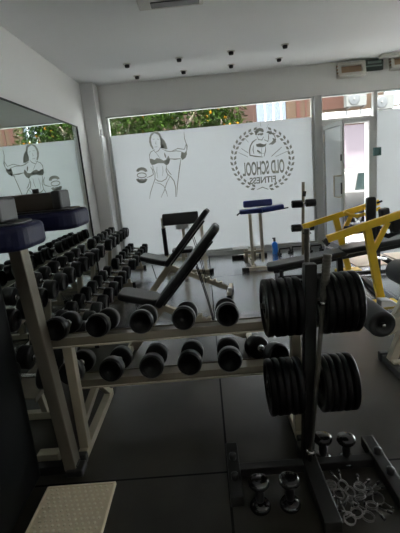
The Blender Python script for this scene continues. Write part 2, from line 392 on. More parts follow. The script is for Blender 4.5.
# ---------------------------------------------------------------- decals on the window film
YD = YF+.013
def wp(q): v = at(q[0], q[1], 1, YD); return (v.x, v.z)
def flat(mb, pts): mb.add([(a, YD, b) for a, b in pts], [tuple(range(len(pts)))])      # cut vinyl stuck to the film
def fill(mb, pts): flat(mb, [wp(q) for q in pts])
def stroke(mb, pts, w=.55):
    ps = [Vector(wp(q)) for q in pts]; ww = w*.0135
    L = []; Rr = []
    for i, q in enumerate(ps):
        d = (ps[min(i+1, len(ps)-1)]-ps[max(0, i-1)]).normalized(); n = Vector((-d.y, d.x))*ww
        if i in (0, len(ps)-1): n = n*.5
        L.append(q+n); Rr.append(q-n)
    for i in range(len(ps)-1):
        flat(mb, [tuple(L[i]), tuple(L[i+1]), tuple(Rr[i+1]), tuple(Rr[i])])
def circ(cx, cy, rx, ry, a0=0, a1=360, n=16): return [(cx+rx*math.cos(R(a0+(a1-a0)*k/n)), cy+ry*math.sin(R(a0+(a1-a0)*k/n))) for k in range(n+1)]
d = MB()
fill(d, [(153.5, 131.8), (150.6, 134), (149.2, 138), (149.1, 142), (150.4, 146), (153.2, 150), (153.6, 148), (151.8, 144.5), (150.9, 140), (151.6, 136), (154, 133.4)])
fill(d, [(153.5, 131.8), (157, 131.2), (160, 133.6), (161.6, 137.6), (160.0, 138.2), (158.4, 135), (155.8, 133.6), (154, 133.4)])
fill(d, [(161.6, 137.6), (164.4, 140.5), (166.2, 144), (167.6, 149), (165.6, 149.3), (163.8, 148.6), (161.2, 147.8), (160.3, 144.5), (160.6, 141), (160.0, 138.2)])
fill(d, [(149.5, 158.6), (152, 158.8), (154.6, 160), (156.6, 158), (160, 158.6), (163.6, 160.6), (166.2, 159.6), (168.4, 155.5), (170.2, 159.4), (169, 163.4), (166.6, 165.6), (163.6, 163.2), (158, 163), (154.6, 164.6), (151.8, 165), (150, 162.4)])
fill(d, [(181.5, 151.6), (184.5, 152.8), (186.6, 150.2), (187, 154), (185.6, 157.8), (182.4, 160), (180.6, 157.2)])
fill(d, [(164.4, 152.4), (165.8, 155), (166.4, 158.6), (165, 157), (164, 154.6)])
for s, w in [([(155, 149.6), (150.8, 152), (149.4, 155), (149.6, 158.6)], .5), ([(162, 149), (166.5, 151), (170, 151.6), (176, 150.8), (181.5, 151.6)], .5), ([(170, 158.8), (175, 159.2), (180.6, 158.6)], .8),
             ([(172, 151), (178, 148.4), (184.4, 149.4), (186.2, 144), (184.4, 138), (184, 132)], .5), ([(186.8, 151), (187, 146), (185.6, 142)], .8),
             ([(181, 158.6), (180, 165), (179, 172), (177.6, 184), (176.6, 197)], .55),
             ([(152.6, 165.2), (153.2, 169), (155, 173), (155, 179), (152.6, 186), (150.4, 193), (149.6, 199)], .5),
             ([(150.6, 167), (152.6, 170), (153.4, 174.4), (151, 176), (147.6, 177.4)], .6),
             ([(166.6, 165.8), (166, 170), (167.4, 174), (171, 177), (174, 181), (175.8, 188), (175.6, 197)], .6),
             ([(157, 166.6), (156.8, 172), (157.8, 178)], .35), ([(162.6, 166), (163, 171), (162.4, 176)], .35), ([(155, 178.6), (158, 181), (162, 181.4), (166, 179), (168, 174.6)], .6),
             ([(155, 182.6), (160, 183.6), (164, 186.2), (166.4, 192), (167.6, 196.6)], .45), ([(170, 176.6), (166.6, 183), (164.6, 190), (161, 197.6)], .5),
             ([(153.2, 150), (155.6, 152.4), (158.6, 150.6), (160.6, 147.4)], .5), ([(152.8, 139.4), (154.8, 139)], .5), ([(157, 139), (159, 139.6)], .5), ([(156, 141), (155.6, 144), (156.6, 144.2)], .35), ([(154.4, 147), (157.4, 146.8)], .5),
             ([(156, 152.6), (158, 155.6), (160, 158)], .35), ([(166, 167.6), (169.6, 173), (171.6, 175)], .6)]: stroke(d, s, w)
for cy, flip in ((171.4, 0), (179, 180)):
    a = circ(141.8, cy, 5.6, 4.2, 180+flip, 360+flip, 10); b_ = circ(141.8, cy+(.6 if not flip else -.6), 3.0, 1.6, 360+flip, 180+flip, 10); fill(d, a+b_)
stroke(d, circ(141.8, 175.3, 4.6, 2.4), .6); stroke(d, circ(141.8, 181, 3.2, 1.6), .6); stroke(d, [(146.6, 177.6), (149, 177)], .6)
single('woman_decal', d, 'vinyl_grey', 'grey line-drawn decal of a woman lifting weights on frosted window', 'decal', tuple(at(160, 165, 1, YD)))

lg = thing('fitness_logo_decal', 'round grey wreath logo decal reading OLD SCHOOL FITNESS mirrored on the window', 'decal', tuple(at(262.5, 160, 1, YD)))
LS = tuple(lg.location)
d = MB()
cx, cy = 262.4, 159.2
for side in (-1, 1):
    for k in range(15):
        a = R(90 - side*(14+k*10.6)) if True else 0
        rx, ry = 29.0, 29.5
        px, py = cx+rx*math.cos(a), cy+ry*math.sin(a)
        tx, ty = side*math.sin(a)*1., -side*math.cos(a)      # travel direction (upwards along the wreath)
        nx, ny = math.cos(a), math.sin(a)
        for o_ in (-1, 1):
            bx, by = px+nx*o_*.4, py+ny*o_*.4
            tipx, tipy = px+tx*4.3+nx*o_*2.9, py+ty*4.3+ny*o_*2.9
            mx_, my_ = (bx+tipx)/2, (by+tipy)/2
            fill(d, [(bx, by), (mx_+nx*o_*1.2-tx*1.0, my_+ny*o_*1.2-ty*1.0), (tipx, tipy), (mx_-nx*o_*.9+tx*1.0, my_-ny*o_*.9+ty*1.0)])
stroke(d, [(257, 189.6), (262.5, 187.2), (268.5, 189.4)], .6)
obj('wreath', d, 'vinyl_grey', lg, shift=LS)
d = MB()
fill(d, [(255, 134.6), (255, 131), (257, 128.8), (260, 127.8), (263, 128.8), (264, 131.2), (262.6, 132.2), (260, 131), (257.6, 132.2), (256.6, 135.4)])
fill(d, [(257.2, 134), (260, 133.4), (263.2, 132.8), (263.2, 134.6), (261, 135.6), (259.8, 134.6), (258.2, 135.6)])
fill(d, [(268, 131.6), (271.6, 131), (272.6, 133.6), (270.4, 134.6), (268.6, 133.8)])
fill(d, [(272.4, 137.6), (275.6, 139), (276, 142), (273, 144.6), (268.4, 144.4), (271.4, 142.4), (273, 140.4)])
fill(d, [(256, 144.4), (260, 143.2), (264, 144.4), (266.6, 143.4), (265.6, 146.2), (262, 147.4), (258.6, 147), (256.6, 146.6)])
fill(d, [(257, 149.6), (259.6, 151), (261.6, 153.4), (259, 152.8), (257.2, 151.6)])
for s, w in [([(257, 136.4), (258.4, 139.6), (262, 140), (263.8, 136.6)], .5), ([(256.6, 139), (252.6, 142), (250.4, 146), (249.4, 151), (250, 155.4), (256, 156.4), (262.6, 157)], .8),
             ([(253.4, 145.4), (253, 150), (254, 154)], .6), ([(264, 139.6), (268, 141.4), (268.6, 138), (268.4, 134)], .6), ([(272.6, 133.6), (274.6, 136), (276, 140)], .6),
             ([(265.6, 146.6), (265.4, 151), (264, 156.6)], .6), ([(261.6, 148), (261.4, 156)], .4), ([(258.4, 153.6), (264, 153.4)], .3),
             ([(271.4, 156.4), (281.6, 147.2)], .7), ([(275.6, 156.6), (289, 150.4)], .5), ([(248.6, 153.2), (241.4, 148.6)], .6), ([(248, 157), (238.6, 152.6)], .5),
             ([(248.4, 142.4), (244.8, 138)], .4), ([(252, 134), (250, 129)], .35), ([(260.8, 126.6), (260.2, 121.6)], .4), ([(266.4, 128.6), (268.6, 124)], .35), ([(277.6, 138), (281, 134.6)], .4)]: stroke(d, s, w)
obj('strongman_figure', d, 'vinyl_grey', lg, shift=LS)
def lettering(txt, pl, pr, pt, pb):
    cu = bpy.data.curves.new('text', 'FONT'); cu.body = txt; cu.size = 1; cu.offset = .026
    to = bpy.data.objects.new('text', cu); COL.objects.link(to)
    bpy.context.view_layer.update()
    me = bpy.data.meshes.new_from_object(to.evaluated_get(bpy.context.evaluated_depsgraph_get()))
    bpy.data.objects.remove(to)
    xs = [v.co.x for v in me.vertices]; ys = [v.co.y for v in me.vertices]; x0, x1, y0, y1 = min(xs), max(xs), min(ys), max(ys)
    A = at(pr, (pt+pb)/2, 1, YD).x; B = at(pl, (pt+pb)/2, 1, YD).x; zt = at((pl+pr)/2, pt, 1, YD).z; zb = at((pl+pr)/2, pb, 1, YD).z
    for v in me.vertices:         # the shop reads it from the street, so it is mirrored from in here
        u = (v.co.x-x0)/(x1-x0); k = (v.co.y-y0)/(y1-y0)
        v.co = (A+(B-A)*u-LS[0], YD+v.co.z*.5-LS[1], zb+(zt-zb)*k-LS[2])
    me.materials.clear(); me.materials.append(M['vinyl_grey'])
    o = bpy.data.objects.new('lettering', me); COL.objects.link(o); o.parent = lg
lettering('OLD SCHOOL', 242.4, 284.4, 160.8, 174.6)
lettering('FITNESS', 249.6, 276, 176.6, 183.2)

# ---------------------------------------------------------------- dumbbells
def head_prof(r, t):   # rounded drum
    e = min(.016, t*.3); o = [(0.0001, 0), (r*.62, 0), (r-e, .002)]
    for k in range(5): a = R(90*k/4); o.append((r-e+e*math.sin(a), e*(1-math.cos(a))+.002))
    for k in range(5): a = R(90*k/4); o.append((r-e+e*math.cos(a), t-e+e*math.sin(a)-.002))
    return o+[(r*.45, t), (.0001, t)]
def make_dumbbell(r, half, t, name='dumbbell'):
    p = thing(name, '', 'dumbbell')
    for s in (-1, 1):
        b = MB(); b.lathe(head_prof(r, t), (0, s*half, r), (0, -s, 0), 28)
        h = obj('head', b, 'rubber', p)
        b = MB(); b.lathe([(r*.80, -.0015), (r*.86, -.0045), (r*.90, -.0015)], (0, s*(half-.001), r), (0, -s, 0), 28); 
        obj('rim_ring', b, 'rubber', h)
        b = MB(); b.lathe([(.021, 0), (.024, .004), (.024, .016), (.017, .02)], (0, s*(half-t), r), (0, -s, 0), 16); obj('collar', b, 'chrome', h)
    L = half-t
    b = MB(); b.lathe([(.014, -L), (.0155, -L*.5), (.017, 0), (.0155, L*.5), (.014, L)], (0, 0, r), (0, 1, 0), 14); obj('handle', b, 'chrome', p)
    return p
proto_s = Placer(make_dumbbell(.062, .135, .072))
proto_l = Placer(make_dumbbell(.075, .16, .085))
proto_w = Placer(make_dumbbell(.084, .165, .092))

# ---------------------------------------------------------------- racks (local: x along, y from the high side to the low side)
def make_rack(L, half, foot, tiers, top):
    """tiers: list of (y_centre, z_tray, tilt, width)"""
    p = thing('dumbbell_rack', '', 'dumbbell rack')
    for s in (-1, 1):
        x = s*half
        f = obj('foot', MB().bar((x, .02, .03), (x, foot-.02, .03), .05, .05), 'steel', p, .004)
        for yy in (0, foot): obj('rubber_cap', MB().box((x, yy, .028), (.056, .045, .056)), 'blackpaint', f, .008)
        obj('upright', MB().bar((x, .075, .055), (x, .035+tiers[0][0]*.4, tiers[0][1]-.03), .05, .06, (0, 1, 0)), 'steel', p, .004)
        b = MB(); yc, z = tiers[1][0], tiers[1][1]
        b.bar((x, .09, z-.10), (x, yc+.06, z-.035), .04, .04); b.bar((x, yc+.02, z-.05), (x, foot-.06, .05), .04, .04)
        obj('brace', b, 'steel', p, .003)
    for (yc, z, tilt, wd) in tiers:
        c, s_ = math.cos(tilt), math.sin(tilt)
        def pt(u, v): return (yc+u*c+v*s_, z-u*s_+v*c)
        h = wd/2; t = .004
        prof = [(-h, -.030), (-h+t, -.030), (-h+t, 0), (-h*.35, -.004), (h*.35, -.004), (h-t, 0), (h-t, -.028), (h, -.028), (h, .012), (h-t, .012), (h-t, t), (-h+t, t), (-h+t, .012), (-h, .012)]
        _p = [(-h, -.028), (-h+t, -.028), (-h+t, 0), (-h*.35, -.004), (h*.35, -.004), (h-t, 0), (h-t, -.028), (h, -.028), (h, .012), (h-t, .012), (h-t, t), (-h+t, t), (-h+t, .012), (-h, .012)]
        b = MB(); poly = [pt(u, v) for u, v in prof]
        b.prism(poly, (-L/2, 0, 0), (0, 1, 0), (0, 0, 1), (L, 0, 0)); sh = obj('shelf', b, 'steel_dark', p, .0012)  # same paint as the frame, darkened here for the shaded tray
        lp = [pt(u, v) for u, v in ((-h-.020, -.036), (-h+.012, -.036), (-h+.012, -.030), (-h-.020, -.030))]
        b = MB(); b.prism(lp, (-L/2, 0, 0), (0, 1, 0), (0, 0, 1), (L, 0, 0)); obj('shelf_lip_lit', b, 'steel_pale', sh)  # light caught by the lip, put into a paler colour
    return p
# ordinals
NTH = ['first', 'second', 'third', 'fourth', 'fifth', 'sixth', 'seventh']
# the rack in front: seen from its high back side
FT = [(.11, .700, R(11), .16), (.435, .287, R(9), .17)]
rk = make_rack(1.50, .61, .72, FT, .75)
RX = -.19
RKF = Placer(rk); RKF((RX, 1.94, 0), (0, 0, 0), 'beige steel two-tier dumbbell rack in the foreground, seen from behind', 'two-tier dumbbell racks')
pxs_t = [(54, 329.5), (96.5, 326), (140, 322.5), (184, 320), (228, 317)]
pxs_b = [(70, 371), (111, 368), (151, 365), (190, 361.5), (230, 358)]
def put_tier(place, pxs, ywall, dy, rr, labels, yaws=None):
    pass
def tier_spots(tier, L, n, margin=.13): return [-L/2+margin+(L-2*margin)*k/(n-1) for k in range(n)]
for k, q in enumerate(pxs_t):
    c = at(*q, 1, 1.925); lab = '%s from left on the upper tier of the foreground rack' % NTH[k]
    proto_s((c.x, 1.94+FT[0][0], FT[0][1]+.008), (-FT[0][2], 0, R(random.uniform(-2, 2))), 'black round dumbbell, '+lab, 'dumbbells on the foreground rack')
for k, q in enumerate(pxs_b):
    c = at(*q, 1, 2.24); lab = '%s from left on the lower tier of the foreground rack' % NTH[k]
    proto_l((c.x, 1.94+FT[1][0], FT[1][1]+.008), (-FT[1][2], 0, R(random.uniform(-2, 2))), 'black round dumbbell, '+lab, 'dumbbells on the foreground rack')
c = at(271, 352.5, 1, 2.26)
proto_l((c.x-.01, 1.94+FT[1][0], FT[1][1]+.008), (-FT[1][2], 0, R(24)), 'black round dumbbell turned askew at the lower tier right end, behind the plates', 'dumbbells on the foreground rack')

# racks along the left wall (local y -> room +x)
LT = [(.28, .572, R(7), .18), (.575, .262, R(7), .18)]
rl = make_rack(1.50, .56, .68, LT, .68)
PL = Placer(rl)
names = ['window-end', 'middle', 'camera-end']
for j, yc in enumerate((6.22, 4.47, 2.97)):
    lab = ['beige two-tier dumbbell rack by the left mirror, at the window end', 'beige two-tier dumbbell rack by the left mirror, the middle one', 'beige two-tier dumbbell rack by the left mirror, nearest the camera'][j]
    PL((XL+.07, yc, 0), (0, 0, R(-90)), lab, 'two-tier dumbbell racks')
    for ti, (yy, zz, tl, wd) in enumerate(LT):
        L = 1.5; n = 6
        for k in range(n):
            pass
            yk = yc+L/2-.12-(L-.24)*k/(n-1)
            proto_w((XL+.07+yy, yk, zz+.008), (0, 0, 0), 'x', 'dumbbells on the left racks')
            o = COL.objects[-1]
            # find the root just placed
            rt_ = [q for q in COL.objects if q.get('label') == 'x'][-1]
            rt_.rotation_euler = Euler((-tl, 0, R(-90+random.uniform(-3, 3))), 'XYZ')
            rt_['label'] = 'black dumbbell, %s from the window side on the %s tier of the %s rack' % (NTH[k], ['upper', 'lower'][ti], names[j])

# ---------------------------------------------------------------- plate tree
TX, TY = .442, 1.83
pt_ = thing('weight_plate_tree', 'charcoal steel weight plate tree on an H-shaped floor base', 'plate tree', (TX, TY, 0)); S = (TX, TY, 0)
b = MB(); b.bar((.418, TY-.02, .05), (.463, TY, 1.05), .056, .062, (0, 1, 0)); obj('post', b, 'darksteel', pt_, .005, shift=S)
b = MB(); b.bar((.03, 1.755, .027), (.75, 1.755, .027), .05, .045); obj('cross_beam', b, 'darksteel', pt_, .004, shift=S)
b = MB(); b.bar((.415, 1.38, .03), (.415, 1.905, .03), .075, .055); obj('centre_beam', b, 'darksteel', pt_, .004, shift=S)
for x, y0, y1, nub in ((.03, 1.55, 1.93, (1.66, 1.80)), (.755, 1.47, 1.90, (1.62, 1.76))):
    f = obj('side_rail', MB().bar((x, y0, .032), (x, y1, .032), .062, .058), 'darksteel', pt_, .004, shift=S)
    for yy in nub: obj('stub', MB().lathe([(.016, 0), (.018, .004), (.018, .03), (.012, .034)], (x, yy, .058), n=14), 'blackpaint', f, shift=S)
PEG = [(.862, -1), (.862, 1), (.446, -1), (.446, 1)]
for z, s in PEG:
    b = MB(); b.tube([(TX+s*.03, TY, z), (TX+s*(.215 if s < 0 else .225), TY, z)], .013, 12); obj('peg', b, 'sleeve', pt_, shift=S)
# plates (axis x)
def make_plate(r):
    p = thing('weight_plate', '', 'weight plate')
    t = .0155
    prof = [(.0265, -t*.9), (.05, -t*.9), (.055, -t*.45), (r*.78, -t*.45), (r*.82, -t), (r-.006, -t), (r, -t+.006), (r, t-.006), (r-.006, t), (r*.82, t), (r*.78, t*.45), (.055, t*.45), (.05, t*.9), (.0265, t*.9)]
    b = MB(); b.lathe(prof, (0, 0, 0), (1, 0, 0), 40)
    # drop the end caps so the hole is open, then close it with an inner ring
    bm = b.bm; bm.faces.ensure_lookup_table()
    for f in [f for f in bm.faces if len(f.verts) == 40]: bm.faces.remove(f)
    n = 40; bm.verts.ensure_lookup_table(); last = (len(prof)-1)*n
    for k in range(n):
        bm.faces.new((bm.verts[k], bm.verts[(k+1) % n], bm.verts[last+(k+1) % n], bm.verts[last+k]))
    obj('disc', b, 'iron', p)
    b = MB(); b.lathe([(.0275, -t), (.033, -t), (.033, t), (.0275, t)], (0, 0, 0), (1, 0, 0), 20)
    bm = b.bm
    for f in [f for f in bm.faces if len(f.verts) == 20]: bm.faces.remove(f)
    obj('hub_ring', b, 'darksteel', p)
    return p
PP = Placer(make_plate(.145)); PQ = Placer(make_plate(.140))
def plates(z, s, x0, n, name, P_, rr):
    for k in range(n):
        x = x0+s*(.0175+k*.034)
        lab = 'black iron weight plate, %s from the post on the %s peg' % (NTH[k], name)
        P_((x, TY, z-.0125), (R(random.uniform(0, 360)), R(random.uniform(-2.5, 2.5)), R(random.uniform(-2, 2))), lab, 'black weight plates on the tree')
plates(.862, -1, .408, 5, 'upper left', PQ, .145); plates(.862, 1, .506, 5, 'upper right', PP, .145)
plates(.446, -1, .402, 5, 'lower left', PQ, .14); plates(.446, 1, .486, 5, 'lower right', PQ, .14)

# two bars standing in the tree
def bar_thing(p0, p1, label, rs, sleeve_len):
    p0 = Vector(p0); p1 = Vector(p1); d = (p1-p0).normalized(); L = (p1-p0).length
    r = thing('barbell', label, 'barbell', tuple(p0), group='short bars stood in the plate tree'); S = tuple(p0)
    b = MB(); b.tube([p0, p1-d*sleeve_len], .012, 12); obj('shaft', b, 'sleeve', r, shift=S)
    n = 14; pr = []
    for k in range(n): pr += [(rs*.88, L-sleeve_len+k*sleeve_len/n), (rs, L-sleeve_len+(k+.2)*sleeve_len/n), (rs, L-sleeve_len+(k+.8)*sleeve_len/n)]
    b = MB(); b.lathe(pr+[(rs, L)], p0, d, 16); obj('sleeve', b, 'sleeve', r, shift=S)
    b = MB(); b.lathe([(.018, 0), (.026, .004), (.026, .016), (.018, .02)], p0+d*(L-sleeve_len-.01), d, 20); obj('collar_ring', b, 'chrome', r, shift=S)
    b = MB(); b.lathe([(.013, 0), (.022, .004), (.022, .016), (.013, .02)], p0+d*.04, d, 20); obj('lower_ring', b, 'chrome', r, shift=S)
bar_thing((TX-.01, 1.895, .10), (TX+.029, 1.89, 1.205), 'steel bar standing upright just behind the plate tree post', .0135, .5)
bar_thing((.412, 1.745, .062), (.527, 1.765, 1.10), 'steel bar leaning in front of the plate tree post', .0195, .225)

# small dumbbells stood on end on the floor
def make_small():
    p = thing('small_dumbbell', '', 'dumbbell')
    for z0, s in ((0, 1), (.165, -1)):
        b = MB(); b.lathe([(.001, 0), (.03, 0), (.042, .006), (.047, .016), (.047, .026), (.040, .038), (.024, .044), (.015, .048)], (0, 0, z0), (0, 0, s), 24); obj('head', b, 'gloss' if 'gloss' in M else 'rubber_rim', p)
    obj('handle', MB().lathe([(.014, .03), (.019, .06), (.021, .083), (.019, .105), (.014, .135)], n=16), 'blackpaint', p)
    return p
M['gloss'] = mat('glossy_black_vinyl', (.006, .006, .006), .14, 0, spec=.6)
PS = Placer(make_small())
for q, lab in (((324, 463), 'left one behind cross beam right of the post'), ((347, 464), 'right one behind cross beam right of the post'), ((261, 510), 'left one in front of cross beam left of the post'), ((291, 508), 'right one in front of cross beam left of the post')):
    c = at(*q, 2, .01); PS((c.x, c.y+.012, 0), (0, 0, 0), 'small upright glossy black dumbbell, '+lab, 'small dumbbells standing on the floor')

# heap of chromed spring collars
def make_clip():
    pts = []
    for k in range(27):
        a = 2*PI*k/12; pts.append((.024*math.cos(a), .024*math.sin(a), .004+.004*k/12*2))
    p = thing('spring_collar', '', 'collar')
    obj('coil', MB().tube(pts, .0022, 6), 'wire', p)
    for s in (-1, 1):
        b = MB(); b.tube([(.024, s*.008, .012), (.05, s*.018, .014), (.072, s*.026, .012)], .003, 6); h = obj('handle_wire', b, 'wire', p)
        obj('grip', MB().tube([(.056, s*.0202, .0135), (.078, s*.028, .0115)], .0062, 8), 'blackpaint', h)
    return p
PC = Placer(make_clip()); random.seed(11)
cpts = [(323, 492), (331, 487), (338, 496), (342, 487), (349, 493), (352, 505), (359, 489), (361, 500), (369, 494), (372, 508), (357, 515), (368, 519), (378, 499), (349, 521)]
for i, q in enumerate(cpts):
    z = .006+(.022 if i % 3 == 1 else 0)+(.03 if i in (6, 9) else 0); c = at(*q, 2, z)
    PC((c.x, c.y, z), (R(random.uniform(-28, 28)), R(random.uniform(-28, 28)), random.uniform(0, 6.28)), 'chromed spring collar lying in the heap beside the plate tree', 'spring collars heaped on the floor')

# ---------------------------------------------------------------- adjustable benches (local x: foot -> head)
def pad(mb_len, wd, th, r=.03):   # rounded upholstered slab along local x, top at z=th
    b = MB(); b.prism(rrect(mb_len, wd, min(wd*.3, .06), 5), (0, 0, 0), (1, 0, 0), (0, 1, 0), (0, 0, th)); return b
def place_pad(b, p0, p1, name, m, parent, bevel=.018, off=0):
    """move slab built about the origin so its long axis runs p0 -> p1 (points in local frame, on its underside)"""
    p0 = Vector(p0); p1 = Vector(p1); x = (p1-p0).normalized(); y = Vector((0, 1, 0)); 
    if abs(x.dot(y)) > .9: y = Vector((-1, 0, 0))
    z = x.cross(y).normalized(); y = z.cross(x)
    m4 = Matrix((x, y, z)).transposed().to_4x4(); m4.translation = (p0+p1)/2+z*off
    bmesh.ops.transform(b.bm, matrix=m4, verts=b.bm.verts); return obj(name, b, m, parent, bevel, 3)
def make_bench():
    p = thing('adjustable_bench', '', 'weight bench')
    sl = (Vector((-.22, 0, .43))-Vector((-.60, 0, .50))).length
    place_pad(pad(.345, .27, .062), (-.565, 0, .535), (-.225, 0, .445), 'seat', 'black', p, .02)
    place_pad(pad(.86, .27, .062), (-.20, 0, .43), (.345, 0, 1.045), 'backrest', 'black', p, .02)
    b = MB(); b.bar((-.185, 0, .425), (.28, 0, .95), .05, .02); b.bar((-.50, 0, .50), (-.2, 0, .42), .04, .035); obj('pad_frame', b, 'darksteel', p, .003)
    b = MB(); b.bar((-.25, 0, .43), (.50, 0, .10), .05, .055); 
    for k in range(6):
        t = .38+.1*k; c = Vector((-.25, 0, .43)).lerp(Vector((.50, 0, .10)), t)
        b.prism([(-.028, 0), (.028, 0), (.016, .04), (-.004, .032)], c+Vector((0, -.024, .018)), (.92, 0, -.39), (.39, 0, .92), (0, .048, 0))
    obj('ladder_beam', b, 'steel', p, .002)
    obj('front_leg', MB().bar((-.22, 0, .40), (-.50, 0, .05), .05, .08), 'steel', p, .003)
    f = obj('rear_foot', MB().bar((.53, -.2, .075), (.53, .2, .075), .05, .05), 'steel_pale', p, .004)
    for yy in (-.2, .2): obj('rubber_foot', MB().box((.53, yy, .03), (.06, .05, .06)), 'blackpaint', f, .006)
    obj('end_plate', MB().box((.545, -.175, .11), (.05, .045, .085)), 'white', f, .005)
    f = obj('front_foot', MB().bar((-.52, -.22, .055), (-.52, .22, .055), .05, .05), 'steel', p, .004)
    for yy in (-.22, .22): obj('rubber_foot', MB().box((-.52, yy, .035), (.058, .05, .07)), 'blackpaint', f, .006)
    for s in (-1, 1):
        b = MB(); b.tube([(.13, s*.05, .76), (.20, s*.05, .45), (.24, s*.045, .21)], .0045, 8); obj('support_rod', b, 'darksteel', p)
    b = MB(); b.tube([(.24, -.06, .20), (.24, .06, .20)], .008, 8); obj('cross_pin', b, 'darksteel', p)
    b = MB(); b.tube([(-.44, .03, .44), (-.40, .03, .25)], .006, 6); obj('adjust_lever', b, 'darksteel', p)
    return p
PB = Placer(make_bench())
PB((-.243, 3.32, 0), (0, 0, R(-2)), 'black adjustable bench with raised backrest, the nearer of the two', 'adjustable benches')
PB((-.30, 4.88, 0), (0, 0, R(-8)), 'black adjustable bench with raised backrest, the farther of the two', 'adjustable benches')

# ---------------------------------------------------------------- preacher curl bench by the window
pr = thing('preacher_bench', 'preacher curl bench with a wide black pad in front of frosted window', 'weight bench', (-.36, 6.2, 0)); S = (-.36, 6.2, 0)
b = MB(); b.prism([(-.075, -.09), (.0, -.10), (.05, .055), (.03, .085), (-.02, .08)], (-.66, 6.16, .875), (0, 1, 0), (0, 0, 1), (.55, 0, 0)); obj('arm_pad', b, 'black', pr, .02, 3, shift=S)
def sub(n, b, m, p, S, bv=.004): return obj(n, b, m, p, bv, shift=S)
sub('left_post', MB().bar((-.67, 6.3, .05), (-.665, 6.2, .90), .05, .06, (0, 1, 0)), 'steel', pr, S)
sub('post_sleeve', MB().bar((-.668, 6.27, .30), (-.667, 6.22, .74), .062, .072, (0, 1, 0)), 'blackpaint', pr, S)
sub('centre_post', MB().bar((-.37, 6.28, .05), (-.36, 6.2, .80), .045, .045, (0, 1, 0)), 'steel', pr, S)
sub('right_post', MB().bar((-.06, 6.12, .05), (-.08, 6.2, .88), .05, .06, (0, 1, 0)), 'steel_pale', pr, S)
b = MB(); b.bar((-.72, 6.3, .22), (-.02, 6.14, .22), .05, .05); b.bar((-.37, 5.7, .04), (-.37, 6.5, .04), .05, .05); sub('base_beam', b, 'steel_pale', pr, S)
f = sub('cross_foot', MB().bar((-.70, 6.32, .03), (-.0, 6.08, .03), .05, .05), 'steel', pr, S)
[obj('rubber_foot', MB().box(c_, z_), 'blackpaint', f, .006, shift=S) for c_, z_ in (((-.71, 6.33, .03), (.07, .07, .06)), ((.02, 6.07, .03), (.07, .07, .06)))]
b = MB(); b.bar((-.47, 6.12, .76), (-.27, 6.12, .76), .03, .10); sub('adjust_plate', b, 'alu', pr, S)
sub('seat', MB().prism(rrect(.30, .26, .06), (-.37, 5.72, .43), (1, 0, 0), (0, 1, 0), (0, 0, .055)), 'black', pr, S, .015)
sub('seat_post', MB().bar((-.37, 5.72, .05), (-.37, 5.72, .43), .045, .045, (0, 1, 0)), 'steel', pr, S)

# ---------------------------------------------------------------- blue pad station
bl = thing('back_extension_bench', 'tall bench with two navy blue pads on twin beige posts by the window', 'weight bench', (.78, 6.15, 0)); S = (.78, 6.15, 0)
b = MB(); b.box((.81, 6.22, .985), (.44, .10, .10), (R(-10), 0, R(-3))); sub('rear_pad', b, 'navy_bright', bl, S, .02)
b = MB(); b.box((.665, 5.93, .905), (.33, .14, .065), (0, 0, R(-2))); sub('left_pad', b, 'navy_bright', bl, S, .018)
b = MB(); b.box((.985, 5.93, .925), (.32, .14, .065), (0, R(-4), R(2))); sub('right_pad', b, 'navy_bright', bl, S, .018)
b = MB(); b.tube([(.46, 5.9, .865), (.50, 5.93, .89), (.83, 5.95, .87), (1.14, 5.93, .90), (1.20, 5.86, .915)], .010, 8); sub('handle_bar', b, 'blackpaint', bl, S, 0)
sub('front_post', MB().bar((.665, 6.05, .04), (.65, 5.95, .89), .048, .048, (0, 1, 0)), 'steel_pale', bl, S)
sub('rear_post', MB().bar((.86, 6.35, .04), (.83, 6.15, .93), .05, .05, (0, 1, 0)), 'steel_pale', bl, S)
b = MB(); b.bar((.55, 6.35, .23), (.86, 6.35, .23), .16, .03, (0, 0, 1)); b.bar((.60, 6.38, .04), (.60, 6.34, .27), .05, .05, (0, 1, 0)); b.bar((.74, 6.5, .04), (.74, 6.34, .27), .04, .05, (0, 1, 0)); sub('foot_bracket', b, 'steel', bl, S)
sub('foot_plate', MB().box((.53, 6.62, .24), (.26, .22, .012)), 'white', bl, S, .003)
sub('base_beam', MB().bar((.66, 5.95, .045), (.62, 6.95, .045), .05, .05), 'steel_pale', bl, S)
f = sub('front_foot', MB().bar((.54, 5.94, .035), (1.04, 5.90, .035), .05, .05), 'steel_pale', bl, S)
[obj('rubber_foot', MB().box(c_, z_), 'blackpaint', f, .006, shift=S) for c_, z_ in (((.535, 5.94, .03), (.11, .06, .06)), ((1.04, 5.90, .03), (.12, .06, .06)))]
f = sub('rear_foot', MB().bar((.50, 6.93, .035), (.92, 6.90, .035), .05, .05), 'steel_pale', bl, S)
[obj('rubber_foot', MB().box(c_, z_), 'blackpaint', f, .006, shift=S) for c_, z_ in (((.50, 6.93, .03), (.20, .07, .06)), ((.94, 6.90, .03), (.14, .07, .06)))]

# bottle
bt = thing('spray_bottle', 'blue cleaning bottle standing on the floor under frosted window', 'bottle', (1.175, 7.03, 0)); S = (1.175, 7.03, 0)
b = MB(); b.lathe([(.046, 0), (.05, .006), (.05, .17), (.046, .19), (.022, .215), (.018, .23)], S, n=20); obj('body', b, 'bottle', bt, shift=S)
b = MB(); b.lathe([(.02, .225), (.021, .235), (.02, .275), (.012, .28)], S, n=16); b.box((S[0]-.01, S[1], .285), (.055, .022, .02)); obj('cap', b, 'cap', bt, shift=S)

